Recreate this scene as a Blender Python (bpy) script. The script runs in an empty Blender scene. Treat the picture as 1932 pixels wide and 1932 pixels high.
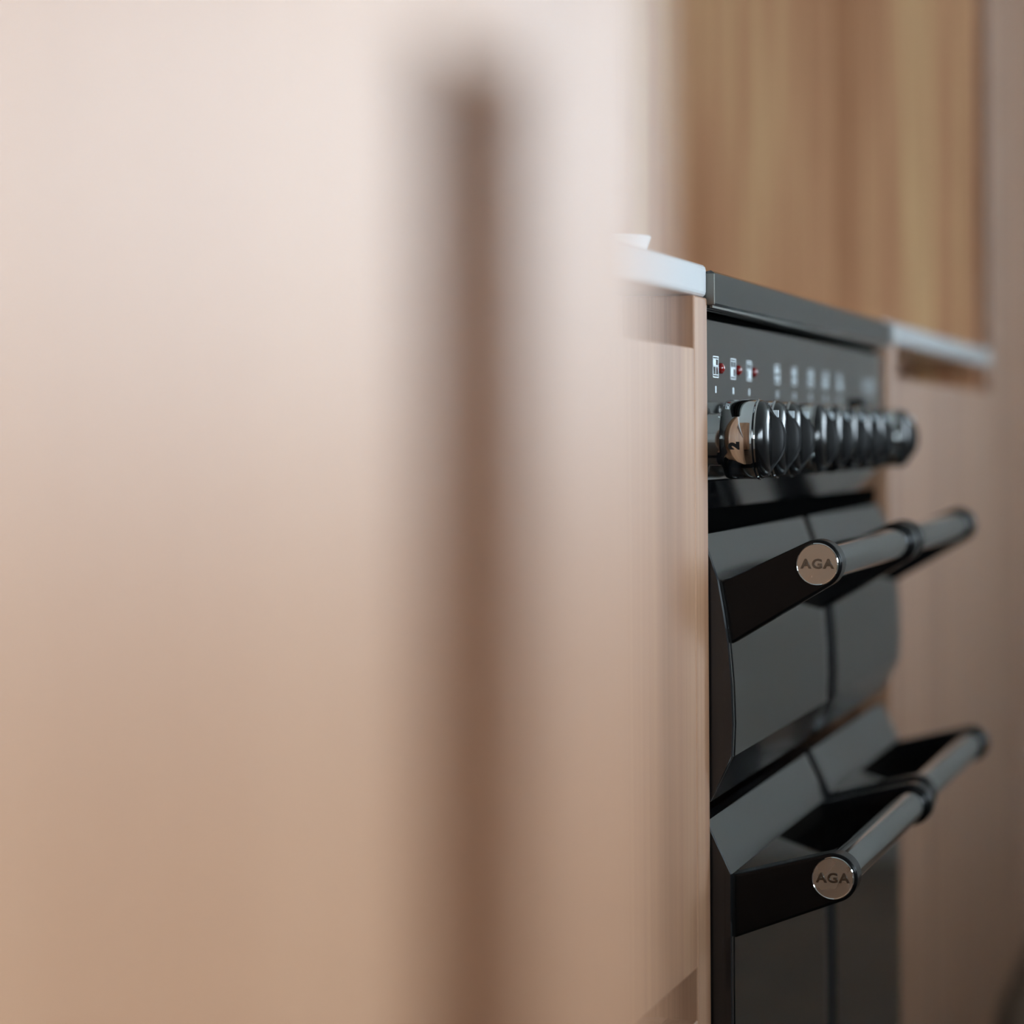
import bpy, bmesh, math, random
from mathutils import Vector, Matrix
random.seed(7)
sc = bpy.context.scene
COL = sc.collection

# ------------------------------------------------------------------ camera
YAW, ROLL = math.radians(14.36), 0.006
CAM = Vector((0.0, -0.344, 0.795))
Fw = Vector((math.cos(YAW), math.sin(YAW), 0))
Rt = Vector((math.sin(YAW), -math.cos(YAW), 0))
Up = Vector((0, 0, 1))
c, s = math.cos(ROLL), math.sin(ROLL)
right, up = Rt * c - Up * s, Rt * s + Up * c
cd = bpy.data.cameras.new('camera')
cam = bpy.data.objects.new('camera', cd)
COL.objects.link(cam)
cam.matrix_world = Matrix(((right.x, up.x, -Fw.x, CAM.x), (right.y, up.y, -Fw.y, CAM.y),
                           (right.z, up.z, -Fw.z, CAM.z), (0, 0, 0, 1)))
cd.sensor_width = 36.0
cd.lens = 36.0 * 5600.0 / 1932.0
cd.shift_y = -136.0 / 1932.0
cd.clip_start = 0.02
cd.dof.use_dof = True
cd.dof.focus_distance = 1.89
cd.dof.aperture_fstop = 3.7
sc.camera = cam

# ------------------------------------------------------------------ light, exposure
W = bpy.data.worlds.new('daylight')
sc.world = W
W.use_nodes = True
wn = W.node_tree
bg = wn.nodes['Background']
bg.inputs['Color'].default_value = (0.75, 0.89, 1.0, 1)
bg.inputs['Strength'].default_value = 20.0
sc.view_settings.view_transform = 'Standard'
sc.view_settings.look = 'None'
sc.view_settings.exposure = 0.0
sc.view_settings.gamma = 1.0
sc.view_settings.use_curve_mapping = False
sc.cycles.use_denoising = True
sc.cycles.max_bounces = 10
sc.cycles.sample_clamp_indirect = 8.0
# window openings: (wall, from, to, sill, head)
WIN_FRONT = (-1.5, 1.85, .84, 1.50)     # on the wall across the room, along X
WIN_END = (-3.95, -1.9, 0.38, 2.2)    # on the end wall, along Y
ROOM = (-1.6, 5.6, -4.1, 0.62, 2.5)
NOOK = (-2.3, 2.0)                       # the wall across steps in to this Y up to this X

def portal(name, loc, rot, sx, sy):
    l = bpy.data.lights.new(name, 'AREA')
    l.shape = 'RECTANGLE'; l.size = sx; l.size_y = sy
    l.cycles.is_portal = True
    o = bpy.data.objects.new(name, l); COL.objects.link(o)
    o.location = loc; o.rotation_euler = rot
a = WIN_FRONT
portal('window_portal', ((a[0]+a[1])/2, NOOK[0]-0.1, (a[2]+a[3])/2), (math.pi/2, 0, 0), a[1]-a[0], a[3]-a[2])
a = WIN_END
portal('window_portal.001', (ROOM[1]+0.1, (a[0]+a[1])/2, (a[2]+a[3])/2), (0, math.pi/2, 0), a[3]-a[2], a[1]-a[0])

# ------------------------------------------------------------------ materials
def srgb(r, g, b):
    f = lambda v: (v/255/12.92) if v/255 <= .04045 else ((v/255+.055)/1.055)**2.4
    return (f(r), f(g), f(b), 1)

def plain(name, col, rough=.5, metal=0.0, spec=None, coat=0.0, bump=0.0, bscale=300):
    m = bpy.data.materials.new(name); m.use_nodes = True
    nt = m.node_tree; b = nt.nodes['Principled BSDF']
    b.inputs['Base Color'].default_value = col
    b.inputs['Metallic'].default_value = metal
    b.inputs['Roughness'].default_value = rough
    b.inputs['Coat Weight'].default_value = coat
    b.inputs['Coat Roughness'].default_value = 0.05
    if spec is not None: b.inputs['Specular IOR Level'].default_value = spec
    # a little unevenness so that no surface is dead flat in colour or gloss
    tc = nt.nodes.new('ShaderNodeTexCoord'); n = nt.nodes.new('ShaderNodeTexNoise')
    n.inputs['Scale'].default_value = bscale; n.inputs['Detail'].default_value = 3
    nt.links.new(tc.outputs['Object'], n.inputs['Vector'])
    mr = nt.nodes.new('ShaderNodeMapRange')
    mr.inputs['To Min'].default_value = max(0.0, rough*.85); mr.inputs['To Max'].default_value = rough*1.15
    nt.links.new(n.outputs['Fac'], mr.inputs['Value'])
    nt.links.new(mr.outputs['Result'], b.inputs['Roughness'])
    if bump:
        bp = nt.nodes.new('ShaderNodeBump'); bp.inputs['Strength'].default_value = bump
        bp.inputs['Distance'].default_value = 0.0005
        nt.links.new(n.outputs['Fac'], bp.inputs['Height']); nt.links.new(bp.outputs['Normal'], b.inputs['Normal'])
    return m

def wood(name, dark, mid, light, rough=.36, broad=14.0, seed=0.0, spec=.5, contrast=.12, coat=0.0):
    m = bpy.data.materials.new(name); m.use_nodes = True
    nt = m.node_tree; b = nt.nodes['Principled BSDF']; L = nt.links.new
    tc = nt.nodes.new('ShaderNodeTexCoord')
    def noise(sx, sz, detail, off):
        mp = nt.nodes.new('ShaderNodeMapping'); mp.inputs['Scale'].default_value = (sx, sx, sz)
        mp.inputs['Location'].default_value = (seed+off, seed*1.7+off, seed*.3)
        L(tc.outputs['Object'], mp.inputs['Vector'])
        n = nt.nodes.new('ShaderNodeTexNoise'); n.inputs['Scale'].default_value = 1.0
        n.inputs['Detail'].default_value = detail; n.inputs['Distortion'].default_value = .25
        L(mp.outputs['Vector'], n.inputs['Vector']); return n.outputs['Fac']
    def math_(op, a, bb):
        n = nt.nodes.new('ShaderNodeMath'); n.operation = op
        for i, v in enumerate((a, bb)):
            if isinstance(v, (int, float)): n.inputs[i].default_value = v
            else: L(v, n.inputs[i])
        return n.outputs[0]
    A = noise(broad, .8, 3, 0); B = noise(broad*9, 1.2, 3, 5.3); C_ = noise(broad*45, 4, 2, 9.1)
    v = math_('ADD', math_('ADD', math_('MULTIPLY', A, .5), math_('MULTIPLY', B, .3)), math_('MULTIPLY', C_, .2))
    r = nt.nodes.new('ShaderNodeValToRGB'); e = r.color_ramp.elements
    e[0].position = .5-contrast; e[0].color = dark; e[1].position = .5+contrast; e[1].color = light
    x = e.new(.5); x.color = mid
    L(v, r.inputs['Fac']); L(r.outputs['Color'], b.inputs['Base Color'])
    b.inputs['Roughness'].default_value = rough
    b.inputs['Specular IOR Level'].default_value = spec
    b.inputs['Coat Weight'].default_value = coat; b.inputs['Coat Roughness'].default_value = .4
    bp = nt.nodes.new('ShaderNodeBump'); bp.inputs['Strength'].default_value = .12; bp.inputs['Distance'].default_value = .0004
    L(B, bp.inputs['Height']); L(bp.outputs['Normal'], b.inputs['Normal'])
    return m

OAK = wood('oak_veneer', srgb(138,95,66), srgb(167,121,90), srgb(190,146,114), .44, 16, 0.0, coat=.2)
OAK_FAR = wood('oak_veneer_broad_lit', srgb(184,126,90), srgb(214,156,116), srgb(234,188,138), .5, 9, 3.1, spec=.2, contrast=.09)  # same oak with broader grain, coloured lighter for the light on that side
QUARTZ = plain('white_quartz', srgb(247,248,250), .2, coat=.5, bscale=600)
ENAMEL = plain('black_enamel', srgb(16,17,19), .08, coat=.7)
ENAMEL_SATIN = plain('satin_black_enamel', srgb(18,19,21), .16, spec=.5, coat=.3, bump=.05, bscale=1800)
ARM = plain('black_handle_casting', srgb(8,8,9), .25, spec=.18)
GLASS = plain('black_oven_glass', srgb(22,20,17), .03, spec=.5)
SHADOWGAP = plain('shade_black', srgb(6,6,6), .6, spec=.0)  # gloss-free black that puts shade into the gaps by colour
CHROME = plain('chrome', srgb(205,205,203), .05, metal=1)
BARMETAL = plain('dark_polished_bar', srgb(165,172,174), .08, metal=1)
BADGE = plain('brushed_badge', srgb(190,186,178), .28, metal=1, bscale=40)
LETTER = plain('polished_lettering', srgb(112,110,106), .12, metal=1)
CAPM = plain('black_knob_cap', srgb(12,12,13), .17, spec=.5)
GRIP = plain('satin_dark_grip', srgb(20,20,21), .5, spec=.35)
STEEL = plain('brushed_trim', srgb(120,118,112), .3, metal=1)
PRINT = plain('white_print', srgb(225,235,240), .5)
INK = plain('black_print', srgb(5,5,5), .6)
RED = plain('red_lamp_lens', srgb(120,14,12), .15, coat=.5)
PORCELAIN = plain('white_porcelain', srgb(240,241,242), .12)
PLASTER = plain('cool_plaster', srgb(210,213,212), .8, bump=.1, bscale=80)
CEIL = plain('ceiling_paint', srgb(222,227,227), .9)
FLOORM = wood('oak_floor', srgb(84,64,48), srgb(100,78,60), srgb(116,92,72), .4, 9, 7.7)
PLINTH = plain('dark_plinth', srgb(46,42,38), .6)
FRAME = plain('window_frame_paint', srgb(225,225,225), .4)

# ------------------------------------------------------------------ helpers (all coordinates are metres in the room)
def link(name, bm, mat, parent=None, smooth=None, bevel=0.0, seg=2):
    org = Vector((0, 0, 0))
    if parent is not None: org = parent['_o'] if not isinstance(parent['_o'], str) else org
    org = Vector(org)
    me = bpy.data.meshes.new(name)
    bmesh.ops.recalc_face_normals(bm, faces=bm.faces[:])
    if parent is not None: bmesh.ops.translate(bm, verts=bm.verts[:], vec=-org)
    bm.to_mesh(me); bm.free()
    me.materials.append(mat)
    o = bpy.data.objects.new(name, me); COL.objects.link(o)
    if parent is not None: o.parent = parent
    o['_o'] = org
    if smooth is not None:
        me.shade_smooth()
        me.set_sharp_from_angle(angle=math.radians(smooth))
    if bevel:
        b = o.modifiers.new('edge_bevel', 'BEVEL'); b.width = bevel; b.segments = seg
        b.limit_method = 'ANGLE'; b.angle_limit = math.radians(35); b.harden_normals = False
    return o

def thing(name, loc, label, cat, group=None):
    o = bpy.data.objects.new(name, None); COL.objects.link(o)
    o.empty_display_size = .1
    o.location = loc; o['_o'] = Vector(loc); o['label'] = label; o['category'] = cat
    if group: o['group'] = group
    return o

def box(bm, x0, x1, y0, y1, z0, z1):
    v = [bm.verts.new((x, y, z)) for x in (x0, x1) for y in (y0, y1) for z in (z0, z1)]
    for f in ((0,1,3,2), (4,6,7,5), (0,4,5,1), (2,3,7,6), (0,2,6,4), (1,5,7,3)):
        bm.faces.new([v[i] for i in f])
    return bm
def B(*a): return box(bmesh.new(), *a)

def prism_x(bm, pts, x0, x1):          # outline in (y, z) pushed along X
    a = [bm.verts.new((x0, y, z)) for y, z in pts]; b = [bm.verts.new((x1, y, z)) for y, z in pts]
    n = len(pts); bm.faces.new(a); bm.faces.new(b[::-1])
    for i in range(n): bm.faces.new((a[i], b[i], b[(i+1) % n], a[(i+1) % n]))
    return bm

def lathe(bm, prof, org, axis, n=48):  # prof: (radius, distance along axis)
    axis = Vector(axis).normalized(); t = axis.orthogonal().normalized(); u = axis.cross(t)
    rings = []
    for r, d in prof:
        if r < 1e-6: rings.append([bm.verts.new(Vector(org) + axis*d)]); continue
        rings.append([bm.verts.new(Vector(org) + axis*d + (t*math.cos(2*math.pi*i/n) + u*math.sin(2*math.pi*i/n))*r) for i in range(n)])
    for p, q in zip(rings, rings[1:]):
        for i in range(n):
            j = (i+1) % n
            f = [p[i % len(p)], p[j % len(p)], q[j % len(q)], q[i % len(q)]]
            f = [v for k, v in enumerate(f) if v not in f[:k]]
            if len(f) > 2: bm.faces.new(f)
    return bm

def text_bm(body, size, depth, mw, bold=0.0, space=1.0, bevel=0.0):    # words as solid letters, centred
    cu = bpy.data.curves.new('lettering', 'FONT'); cu.body = body; cu.size = size
    cu.extrude = depth; cu.offset = bold; cu.align_x = 'CENTER'; cu.align_y = 'CENTER'; cu.space_character = space
    cu.resolution_u = 4; cu.bevel_depth = bevel; cu.bevel_resolution = 1
    o = bpy.data.objects.new('lettering', cu); COL.objects.link(o)
    dg = bpy.context.evaluated_depsgraph_get(); dg.update()
    me = bpy.data.meshes.new_from_object(o.evaluated_get(dg))
    bm = bmesh.new(); bm.from_mesh(me)
    bmesh.ops.transform(bm, matrix=mw, verts=bm.verts[:])
    bpy.data.objects.remove(o); bpy.data.curves.remove(cu); bpy.data.meshes.remove(me)
    return bm

def join(bm, other):
    me = bpy.data.meshes.new('tmp'); other.to_mesh(me); other.free(); bm.from_mesh(me); bpy.data.meshes.remove(me)
    return bm

def copy_part(o, parent, dv):          # a part and its sub-parts
    k = o.copy(); COL.objects.link(k); k.parent = parent; k.location = o.location + Vector(dv)
    for ch in [q for q in bpy.data.objects if q.parent == o]:
        d = ch.copy(); COL.objects.link(d); d.parent = k
    return k

def structure(name, bm, mat, **kw):
    o = link(name, bm, mat, **kw); o['kind'] = 'structure'; return o

# ------------------------------------------------------------------ room shell
x0, x1, y0, y1, h = ROOM
T = .12
structure('floor', B(x0-T, x1+T, y0-T, y1+T, -.1, 0), FLOORM)
structure('added_shade_wall', B(-.4, 5.0, -1.32, -1.18, 0, .8), PLASTER)  # unseen low wall, added to keep window light off the lower fronts
structure('ceiling', B(x0-T, x1+T, y0-T, y1+T, h, h+.1), CEIL)
structure('wall_back', B(x0-T, x1+T, y1, y1+T, 0, h), PLASTER)
structure('wall_left', B(x0-T, x0, y0, y1, 0, h), PLASTER)
a = WIN_FRONT; yn, xn = NOOK
bm = B(x0-T, a[0], yn-T, yn, 0, h); box(bm, a[1], xn, yn-T, yn, 0, h)
box(bm, a[0], a[1], yn-T, yn, 0, a[2]); box(bm, a[0], a[1], yn-T, yn, a[3], h)
box(bm, xn-T, xn, y0, yn-T, 0, h); box(bm, xn-T, x1+T, y0-T, y0, 0, h)
structure('wall_front', bm, PLASTER)
e = WIN_END
bm = B(x1, x1+T, y0, e[0], 0, h); box(bm, x1, x1+T, e[1], y1, 0, h)
box(bm, x1, x1+T, e[0], e[1], 0, e[2]); box(bm, x1, x1+T, e[0], e[1], e[3], h)
structure('wall_right', bm, PLASTER)
def frame_bars(along, u0, u1, z0, z1, n):
    bm = bmesh.new(); w = .05
    us = [u0, u1-w] + [u0 + (u1-u0)*k/n - w/2 for k in range(1, n)]
    for u in us: along(bm, u, u+w, z0, z1)
    for z in (z0, z1-w): along(bm, u0+w, u1-w, z, z+w)
    return bm
structure('window_1', frame_bars(lambda bm, p, q, r, t: box(bm, p, q, yn-.09, yn-.03, r, t), a[0], a[1], a[2], a[3], 3), FRAME)
structure('window_2', frame_bars(lambda bm, p, q, r, t: box(bm, x1+.03, x1+.09, p, q, r, t), e[0], e[1], e[2], e[3], 2), FRAME)

bl = bpy.data.materials.new('added_blind_sheer'); bl.use_nodes = True  # translucent sheet added to dim the end window to a soft white
nt = bl.node_tree; nt.nodes.clear()
ou = nt.nodes.new('ShaderNodeOutputMaterial'); tr_ = nt.nodes.new('ShaderNodeBsdfTranslucent'); tr_.inputs['Color'].default_value = (.57, .57, .57, 1)
nt.links.new(tr_.outputs[0], ou.inputs['Surface'])
bm = bmesh.new()
bm.faces.new([bm.verts.new((x1+.015, y, z)) for y, z in ((e[0], e[2]), (e[1], e[2]), (e[1], e[3]), (e[0], e[3]))])
structure('added_blind', bm, bl)  # unseen blind over the end window, added for its light and reflection

# ------------------------------------------------------------------ near tall cabinet (out of focus, left)
YF = -.215
t1 = thing('tall_cabinet', (.41, .2, 0), 'tall pale oak cabinet, blurred and nearest, with a vertical grip slot in its door', 'cabinet')
SX0, SX1, SZ0, SZ1 = .452, .515, .22, .8586
bm = bmesh.new()
xs, zs = (.02, SX0, SX1, .630), (.08, SZ0, SZ1, 2.2)
V = {(i, j): bm.verts.new((xs[i], YF, zs[j])) for i in range(4) for j in range(4)}
for i in range(3):
    for j in range(3):
        if (i, j) != (1, 1): bm.faces.new((V[i,j], V[i+1,j], V[i+1,j+1], V[i,j+1]))
P = {(i, j): bm.verts.new((xs[i], YF+.060, zs[j])) for i in (1, 2) for j in (1, 2)}
for p, q in (((1,1),(2,1)), ((2,1),(2,2)), ((2,2),(1,2)), ((1,2),(1,1))): bm.faces.new((V[p], V[q], P[q], P[p]))
bm.faces.new((P[1,1], P[2,1], P[2,2], P[1,2]))
K = {(i, j): bm.verts.new((xs[i], YF+.068, zs[j])) for i in (0, 3) for j in (0, 3)}
bm.faces.new([K[0,0], K[0,3], K[3,3], K[3,0]])
ring = [(0,0),(1,0),(2,0),(3,0),(3,1),(3,2),(3,3),(2,3),(1,3),(0,3),(0,2),(0,1)]
for side, (c0, c1) in (([0,1,2,3], ((0,0),(3,0))), ([3,4,5,6], ((3,0),(3,3))), ([6,7,8,9], ((3,3),(0,3))), ([9,10,11,0], ((0,3),(0,0)))):
    bm.faces.new([V[ring[k]] for k in side] + [K[c1], K[c0]])
link('door', bm, OAK, t1, bevel=.0035, seg=3)
link('carcass', B(.0, .632, YF+.070, .6, .08, 2.22), OAK, t1)
link('plinth', B(.02, .625, YF+.08, .58, 0, .08), PLINTH, t1)

# ------------------------------------------------------------------ base cabinet left of the cooker, handleless with recessed channels
t2 = thing('base_cabinet', (1.29, .3, 0), 'pale oak handleless base cabinet left of the cooker, with recessed grip channels under the worktop', 'cabinet')
XL, XR = .66, 1.7985
link('carcass', B(XL, XR, .045, .6, .06, .8835), OAK, t2)
link('door', B(XL, XR-.0015, 0, .019, .4695, .851), OAK, t2, bevel=.001)
link('drawer_front', B(XL, XR-.0015, 0, .019, .06, .4375), OAK, t2, bevel=.001)
link('channel_ledge', B(XL, XR, .019, .045, .4195, .4375), OAK, t2)
link('channel_ledge', B(XL, XR, .019, .045, .833, .851), OAK, t2)
link('end_panel', B(XR, 1.8405, 0, .6, .0, .8835), OAK, t2, bevel=.0012)
link('plinth', B(XL, XR, .06, .58, 0, .06), PLINTH, t2)
o = link('worktop', B(.648, 1.8405, 0, .615, .8838, .9045), QUARTZ, bevel=.0035, seg=3)
o['label'] = 'white stone worktop with a rounded front edge, left of the cooker'; o['category'] = 'worktop'
# shallow dish on the worktop
d = lathe(bmesh.new(), [(0, 0), (.019, 0), (.0215, .001), (.0245, .0095), (.0252, .0115), (.0246, .0122), (.0232, .0112), (.0195, .0035), (0, .0025)], (1.74, .04, .9045), (0, 0, 1), 56)
o = link('dish', d, PORCELAIN, smooth=40)
o['label'] = 'low white dish at the blurred near end of the left worktop'; o['category'] = 'dish'

# ------------------------------------------------------------------ base cabinet, worktop and tall cabinet right of the cooker
t3 = thing('base_cabinet', (3.27, .3, 0), 'oak base cabinet right of the cooker, shaded, one dark channel under its worktop', 'cabinet')
XA, XB = 2.815, 3.795
link('end_panel', B(2.751, XA, 0, .6, 0, .8835), OAK, t3, bevel=.0012)
link('carcass', B(XA, XB, .10, .6, .05, .8835), OAK, t3)
link('door', B(XA+.0015, 3.3035, 0, .019, .05, .851), OAK, t3, bevel=.001)
link('door', B(3.3065, XB-.0015, 0, .019, .05, .851), OAK, t3, bevel=.001)
link('channel_ledge', B(XA, XB, .019, .10, .833, .851), OAK, t3)
link('plinth', B(XA, XB, .06, .58, 0, .05), PLINTH, t3)
o = link('worktop', B(2.752, 3.798, 0, .615, .8838, .9045), QUARTZ, bevel=.0035, seg=3)
o['label'] = 'white stone worktop right of the cooker, ending at the far tall cabinet'; o['category'] = 'worktop'

t4 = thing('tall_cabinet', (4.6, .3, 0), 'far tall oak cabinet whose grained side rises behind the cooker', 'cabinet')
link('side_panel', B(3.80, 3.822, .019, .6, 0, 2.2), OAK_FAR, t4, bevel=.001)
link('carcass', B(3.824, 5.4, .05, .6, .05, 2.2), OAK, t4)
link('door', B(3.862, 4.30, .0095, .0295, .045, 2.19), OAK, t4, bevel=.001)
link('door', B(4.312, 4.85, .0095, .0295, .045, 2.19), OAK, t4, bevel=.001)
link('door', B(4.862, 5.39, .0095, .0295, .045, 2.19), OAK, t4, bevel=.001)
link('plinth', B(3.824, 5.4, .07, .58, 0, .05), PLINTH, t4)

# ------------------------------------------------------------------ range cooker
t5 = thing('range_cooker', (2.29, .3, 0), 'black four-door range cooker with chrome knobs and bar handles, between two oak cabinets', 'cooker')
CX0, CX1, PY = 1.8435, 2.748, .004
link('body', B(CX0, CX1, .03, .6, .06, .882), ENAMEL_SATIN, t5)
link('plinth', B(CX0+.01, CX1-.01, .07, .56, 0, .06), SHADOWGAP, t5)
link('hob', B(CX0, CX1, .004, .6, .882, .9012), GLASS, t5, bevel=.0015)
# front trim under the hob: flat face, folded lower lip
trim = prism_x(bmesh.new(), [(.004, .9), (-.002, .9012), (-.0045, .8995), (-.0045, .8805), (-.0025, .8792), (.004, .8792)], CX0+.0005, CX1-.004)
tr = link('front_trim', trim, ENAMEL_SATIN, t5, smooth=30)
bm = bmesh.new()
for k in range(3): box(bm, CX0+.004, CX1-.006, -.0022+.0042*k, -.0005+.0042*k, .8778-.0004*k, .8792)
link('trim_groove', bm, STEEL, tr)
bm = B(CX0-.0012, CX0+.0004, -.0045, .012, .8795, .8992)
link('trim_end_cap', bm, STEEL, tr, bevel=.0004)
link('shadow_gap', B(CX0, CX1, .012, .03, .735, .882), SHADOWGAP, t5)  # black strip standing for the shade between trim, panel and doors
panel = link('control_panel', B(CX0, CX1, PY, .02, .768, .8715), ENAMEL, t5, bevel=.0008)
link('lower_fascia', prism_x(bmesh.new(), [(.02, .7678), (.0042, .7678), (.0125, .748), (.02, .748)], CX0, CX1), ENAMEL, t5)
link('drip_rail', prism_x(bmesh.new(), [(.03, .7478), (.0135, .7478), (.0125, .7468), (.0185, .7455), (.0195, .733), (.03, .733)], CX0, CX1), SHADOWGAP, t5, smooth=30)  # rail coloured black for the shade under the fascia

KX = [1.8906, 1.9549, 2.0171, 2.1368, 2.2159, 2.298, 2.3774, 2.4591, 2.632]
KZ = .7945
def cell(bm, cx, cz, u0, u1, v0, v1):     # a bit of print on the panel
    box(bm, cx+u0, cx+u1, PY-.00025, PY+.0002, cz+v0, cz+v1)
for i, x in enumerate(KX):
    bm = bmesh.new(); z = .8414; w, hh, t = .0100, .0070, .0007
    if i < 3:       # oven symbols: a cooker outline with one compartment filled
        th = .0011
        cell(bm, x, z, -w, w, hh-t, hh); cell(bm, x, z, -w, w, -hh, -hh+t)
        cell(bm, x, z, -w, -w+th, -hh, hh); cell(bm, x, z, w-th, w, -hh, hh)
        cell(bm, x, z, -w, w, hh-.0022, hh-.0016); cell(bm, x, z, -w, w, -hh+.0016, -hh+.0022)
        cell(bm, x, z, -w, w, .0006, .0012); cell(bm, x, z, -w, w, 0, .0004)
        cell(bm, x, z, -.0004, .0004, -hh+.0016, hh-.0018)
        f = ((-w+.001, -.0005, .0012, hh-.002), (-w+.001, -.0005, -hh+.002, 0), (-.004, w-.0005, -hh+.002, 0))[i]
        cell(bm, x, z, *f)
        cell(bm, x, .8268, -.0018, .0018, -.0022, .0022)
    elif i < 8:     # ring symbols: outlined plate with its rings, and an off mark below
        cell(bm, x, z, -w, w, hh-t, hh); cell(bm, x, z, -w, w, -hh, -hh+t)
        cell(bm, x, z, -w, -w+.0016, -hh, hh); cell(bm, x, z, w-.0016, w, -hh, hh)
        for k in range(6):
            u = -.006 + .006*(k % 3); v = .0028 if k < 3 else -.0028
            q = .0026 if k == i-3 else .0016
            cell(bm, x, z, u-q, u+q, v-q*.8, v+q*.8)
        cell(bm, x, .8268, -.0045, .0045, .0016, .0024); cell(bm, x, .8268, -.0045, .0045, -.0024, -.0016)
        cell(bm, x, .8268, -.0045, -.0028, -.0024, .0024); cell(bm, x, .8268, .0028, .0045, -.0024, .0024)
    else:           # timer marks
        for k in range(5): cell(bm, x+.012, z, -.03+.014*k, -.0275+.014*k, -.006+.002*(k % 2), .006)
        cell(bm, x+.012, z, -.03, .028, -.009, -.0083)
    link('printed_symbol', bm, PRINT, panel)
    if i < 3:
        lens = lathe(bmesh.new(), [(.0036, 0), (.0036, .0006), (.0031, .0016), (.0021, .0024), (.001, .0027), (0, .0028)], (x+.0195, PY, .8409), (0, -1, 0), 20)
        link('indicator_lamp', lens, RED, t5, smooth=50)
link('timer_button', lathe(bmesh.new(), [(.006, 0), (.006, .006), (.005, .0075), (0, .008)], (2.5552, PY, .8225), (0, -1, 0), 24), ARM, t5, smooth=40)

# knobs: skirt, bright lip, domed face, raised grip
kx = KX[0]
prof = [(.017, 0), (.017, .006), (.0225, .0062), (.0248, .0075), (.0255, .0098), (.0256, .026), (.0252, .0273), (.0259, .0279), (.0262, .0288), (.0258, .0297),
        (.0245, .0300), (0, .0302)]
knob = link('knob', lathe(bmesh.new(), prof, (kx, PY, KZ), (0, -1, 0), 64), CHROME, t5, smooth=35)
cap = [(.0254, .0290), (.0254, .0302), (.0247, .0318), (.0233, .0338), (.0205, .0358), (.014, .0374), (.007, .0379), (0, .038)]
link('cap', lathe(bmesh.new(), cap, (kx, PY, KZ), (0, -1, 0), 64), CAPM, knob, smooth=40)
bm = bmesh.new()
loop = [(.0066*math.cos(q), .0236*math.sin(q)) for q in [2*math.pi*k/40 for k in range(40)]]
ra = [bm.verts.new((kx+u, PY-.030, KZ+v)) for u, v in loop]
rb = [bm.verts.new((kx+u, PY-.030-.0125*max(.35, 1-(abs(v)/.0236)**2.6), KZ+v)) for u, v in loop]
rc = [bm.verts.new((kx+u*.72, PY-.030-.0148*max(.33, 1-(abs(v)/.0236)**2.6), KZ+v*.97)) for u, v in loop]
for p, q in ((ra, rb), (rb, rc)):
    for k in range(40): bm.faces.new((p[k], p[(k+1) % 40], q[(k+1) % 40], q[k]))
bm.faces.new(rc)
link('grip', bm, GRIP, knob, smooth=50)
bm = B(kx-.0008, kx+.0008, PY-.0410, PY-.0360, KZ+.0140, KZ+.0186)
link('pointer_line', bm, PRINT, knob)
for o_x in KX[1:]: copy_part(knob, t5, (o_x-kx, 0, 0))
# dial figures on the skirt of the first knob: tops towards the panel
def figure(ch, ang):
    bm = text_bm(ch, .0086, .0, Matrix.Identity(4), bold=.0007)
    R0 = .02568
    for v in bm.verts:                    # reading along the axis, bent round the skirt
        th = ang + v.co.x/R0; dist = -.0165 + v.co.y
        v.co = Vector((kx - R0*math.cos(th), PY + dist, KZ + R0*math.sin(th)))
    return bm
link('dial_figure', figure('2', -.16), INK, knob)
link('dial_figure', figure('3', -1.15), INK, knob)

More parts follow.
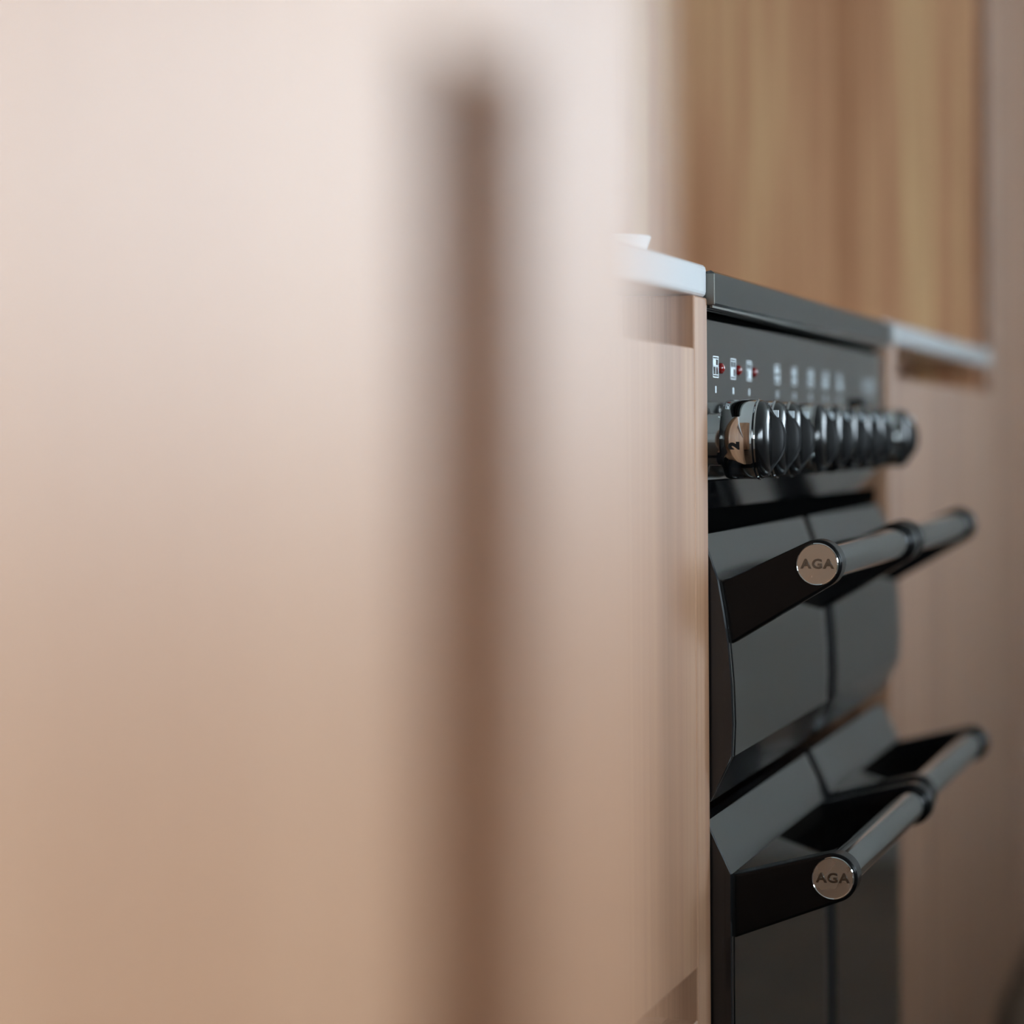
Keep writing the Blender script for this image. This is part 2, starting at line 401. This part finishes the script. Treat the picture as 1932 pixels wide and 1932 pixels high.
# ---------------------------- doors: sloped top facet, proud front with chamfered ends, glass let into it
def make_door(x0, x1, prof, zbot, yb, chl, chr_, gl, gr, n_glass, foot_top, foot_bot, disc, rad, splay, badge, left_fall=.0008):
    # prof: (z, y) from the top edge down; row 1 is the ridge, the glass runs from row 1 to row n_glass
    cols = [x0, x0+chl, x0+chl+gl, x1-chr_-gr, x1-chr_, x1]
    rows = prof + [(zbot, yb)]
    bm = bmesh.new(); G = {}
    for r, (z, y) in enumerate(rows):
        for q, x in enumerate(cols):
            edge = q in (0, 5)
            zz = z if not (r == len(rows)-2 and edge) else z
            G[r, q] = bm.verts.new((x, (y+(.0008 if r < 2 or q == 5 else left_fall) if r < len(rows)-1 else yb) if edge else y, zz))
    glass_rows = range(1, n_glass)
    for r in range(len(rows)-1):
        for q in range(5):
            if q == 2 and r in glass_rows: continue
            bm.faces.new((G[r,q], G[r,q+1], G[r+1,q+1], G[r+1,q]))
    yk = .0115
    top = [bm.verts.new((x0, yk, rows[0][0])), bm.verts.new((x1, yk, rows[0][0]))]
    bot = [bm.verts.new((x0, yk, zbot)), bm.verts.new((x1, yk, zbot))]
    bm.faces.new([G[0,q] for q in range(6)] + [top[1], top[0]])
    n = len(rows)-1
    bm.faces.new([G[n,q] for q in range(6)] + [bot[1], bot[0]])
    bm.faces.new([G[r,0] for r in range(n+1)] + [bot[0], top[0]])
    bm.faces.new([G[r,5] for r in range(n+1)] + [bot[1], top[1]])
    bm.faces.new((top[0], top[1], bot[1], bot[0]))
    # rebate behind the glass
    for r in glass_rows: pass
    door = link('door', bm, ENAMEL_SATIN, t5, smooth=14)
    g = bmesh.new()
    pts = [(rows[r][1], rows[r][0]) for r in range(1, n_glass+1)]
    outline = [(y-.0005, z) for y, z in pts] + [(y+.004, z) for y, z in reversed(pts)]
    prism_x(g, outline, cols[2], cols[3])
    link('glass', g, GLASS, door, smooth=14)
    R0 = rad; aw = .021
    def arm(xa, xb):
        dy, dz = disc[0] + splay*(xa-x0)/(x1-x0), disc[1]
        fy0, fz0 = foot_top; fy1, fz1 = foot_bot
        def tangent(py, pz, sgn):
            vx, vz = dy-py, dz-pz; L = math.hypot(vx, vz); b = math.asin(R0/L); an = math.atan2(vz, vx)
            tl = math.sqrt(L*L-R0*R0); return (py+tl*math.cos(an+sgn*b), pz+tl*math.sin(an+sgn*b))
        p1 = tangent(fy0, fz0, -1); p2 = tangent(fy1, fz1, +1)
        a1 = math.atan2(p1[1]-dz, p1[0]-dy); a2 = math.atan2(p2[1]-dz, p2[0]-dy)
        if a2 < a1: a2 += 2*math.pi
        arc = [(dy+R0*math.cos(a1+(a2-a1)*k/22), dz+R0*math.sin(a1+(a2-a1)*k/22)) for k in range(23)]
        bmA = prism_x(bmesh.new(), [(fy0+.006, fz0), (fy0, fz0)] + arc + [(fy1, fz1), (fy1+.006, fz1)], xa, xb)
        link('handle_arm', bmA, ARM, door, smooth=25, bevel=.0018, seg=3)
        return Vector((xa, dy, dz))
    xa0 = x0 + .009; xa1 = x1 - .004 - aw
    pa = arm(xa0, xa0+aw); pb = arm(xa1, xa1+aw)
    pa.x += aw-.002; pb.x += .002; ax = (pb-pa); L = ax.length; ax.normalize()
    link('handle_bar', lathe(bmesh.new(), [(.0116, 0), (.0116, L)], pa, ax, 40), BARMETAL, door, smooth=40)
    for p in (pa + ax*.002, pb - ax*.006):
        link('bar_collar', lathe(bmesh.new(), [(.0112, 0), (.0133, .0004), (.0139, .002), (.0133, .0036), (.0112, .004)], p, ax, 40), ARM, door, smooth=40)
    if badge:
        xb = xa0; dy, dz = disc[0] + splay*(xa0-x0)/(x1-x0), disc[1]
        link('badge_rim', lathe(bmesh.new(), [(.0134, -.001), (.0134, .0004), (.0130, .0008), (.0126, .0005)], (xb, dy, dz), (-1, 0, 0), 56), CHROME, door, smooth=40)
        link('badge', lathe(bmesh.new(), [(.0127, -.001), (.0127, .0005), (0, .0005)], (xb, dy, dz), (-1, 0, 0), 56), BADGE, door, smooth=30)
        # raised letters: the lettering runs towards -Y and its face looks to -X
        mw = Matrix(((0, 0, -1, xb-.0007), (0, 0, 0, dy), (0, 1, 0, dz), (0, 0, 0, 1)))
        mw[1][0] = -1
        tb = text_bm('AGA', .0092, .0006, mw @ Matrix.Diagonal((1.0, .90, 1, 1)), bold=.00022, space=1.15, bevel=.00012)
        link('badge_lettering', tb, LETTER, door)
    return door

XM0, XM1 = 2.262, 2.284
UP = [(.7345, .004), (.7055, -.0055), (.685, -.0090), (.665, -.0118), (.640, -.0138), (.615, -.0145), (.5945, -.0136)]
LO = [(.5535, .003), (.5205, -.0127), (.479, -.0127), (.30, -.0127), (.135, -.0127)]
kw_up = dict(prof=UP, zbot=.5655, yb=.001, n_glass=6, foot_top=(-.0056, .7042), foot_bot=(-.0119, .665), disc=(-.0668, .7157), rad=.0155, splay=-.0025)
kw_lo = dict(prof=LO, zbot=.10, yb=.001, n_glass=4, foot_top=(-.0127, .5192), foot_bot=(-.0127, .479), disc=(-.0754, .5187), rad=.0155, splay=-.0045)
for kw in (kw_up, kw_lo):
    make_door(CX0+.0015, XM0, chl=.0015, chr_=.004, gl=.006, gr=.026, badge=True, **kw)
    make_door(XM1, CX1-.032, chl=.013, chr_=.004, gl=.008, gr=.022, badge=False, left_fall=.0095, **kw)

for o in bpy.data.objects:
    if '_o' in o: del o['_o']
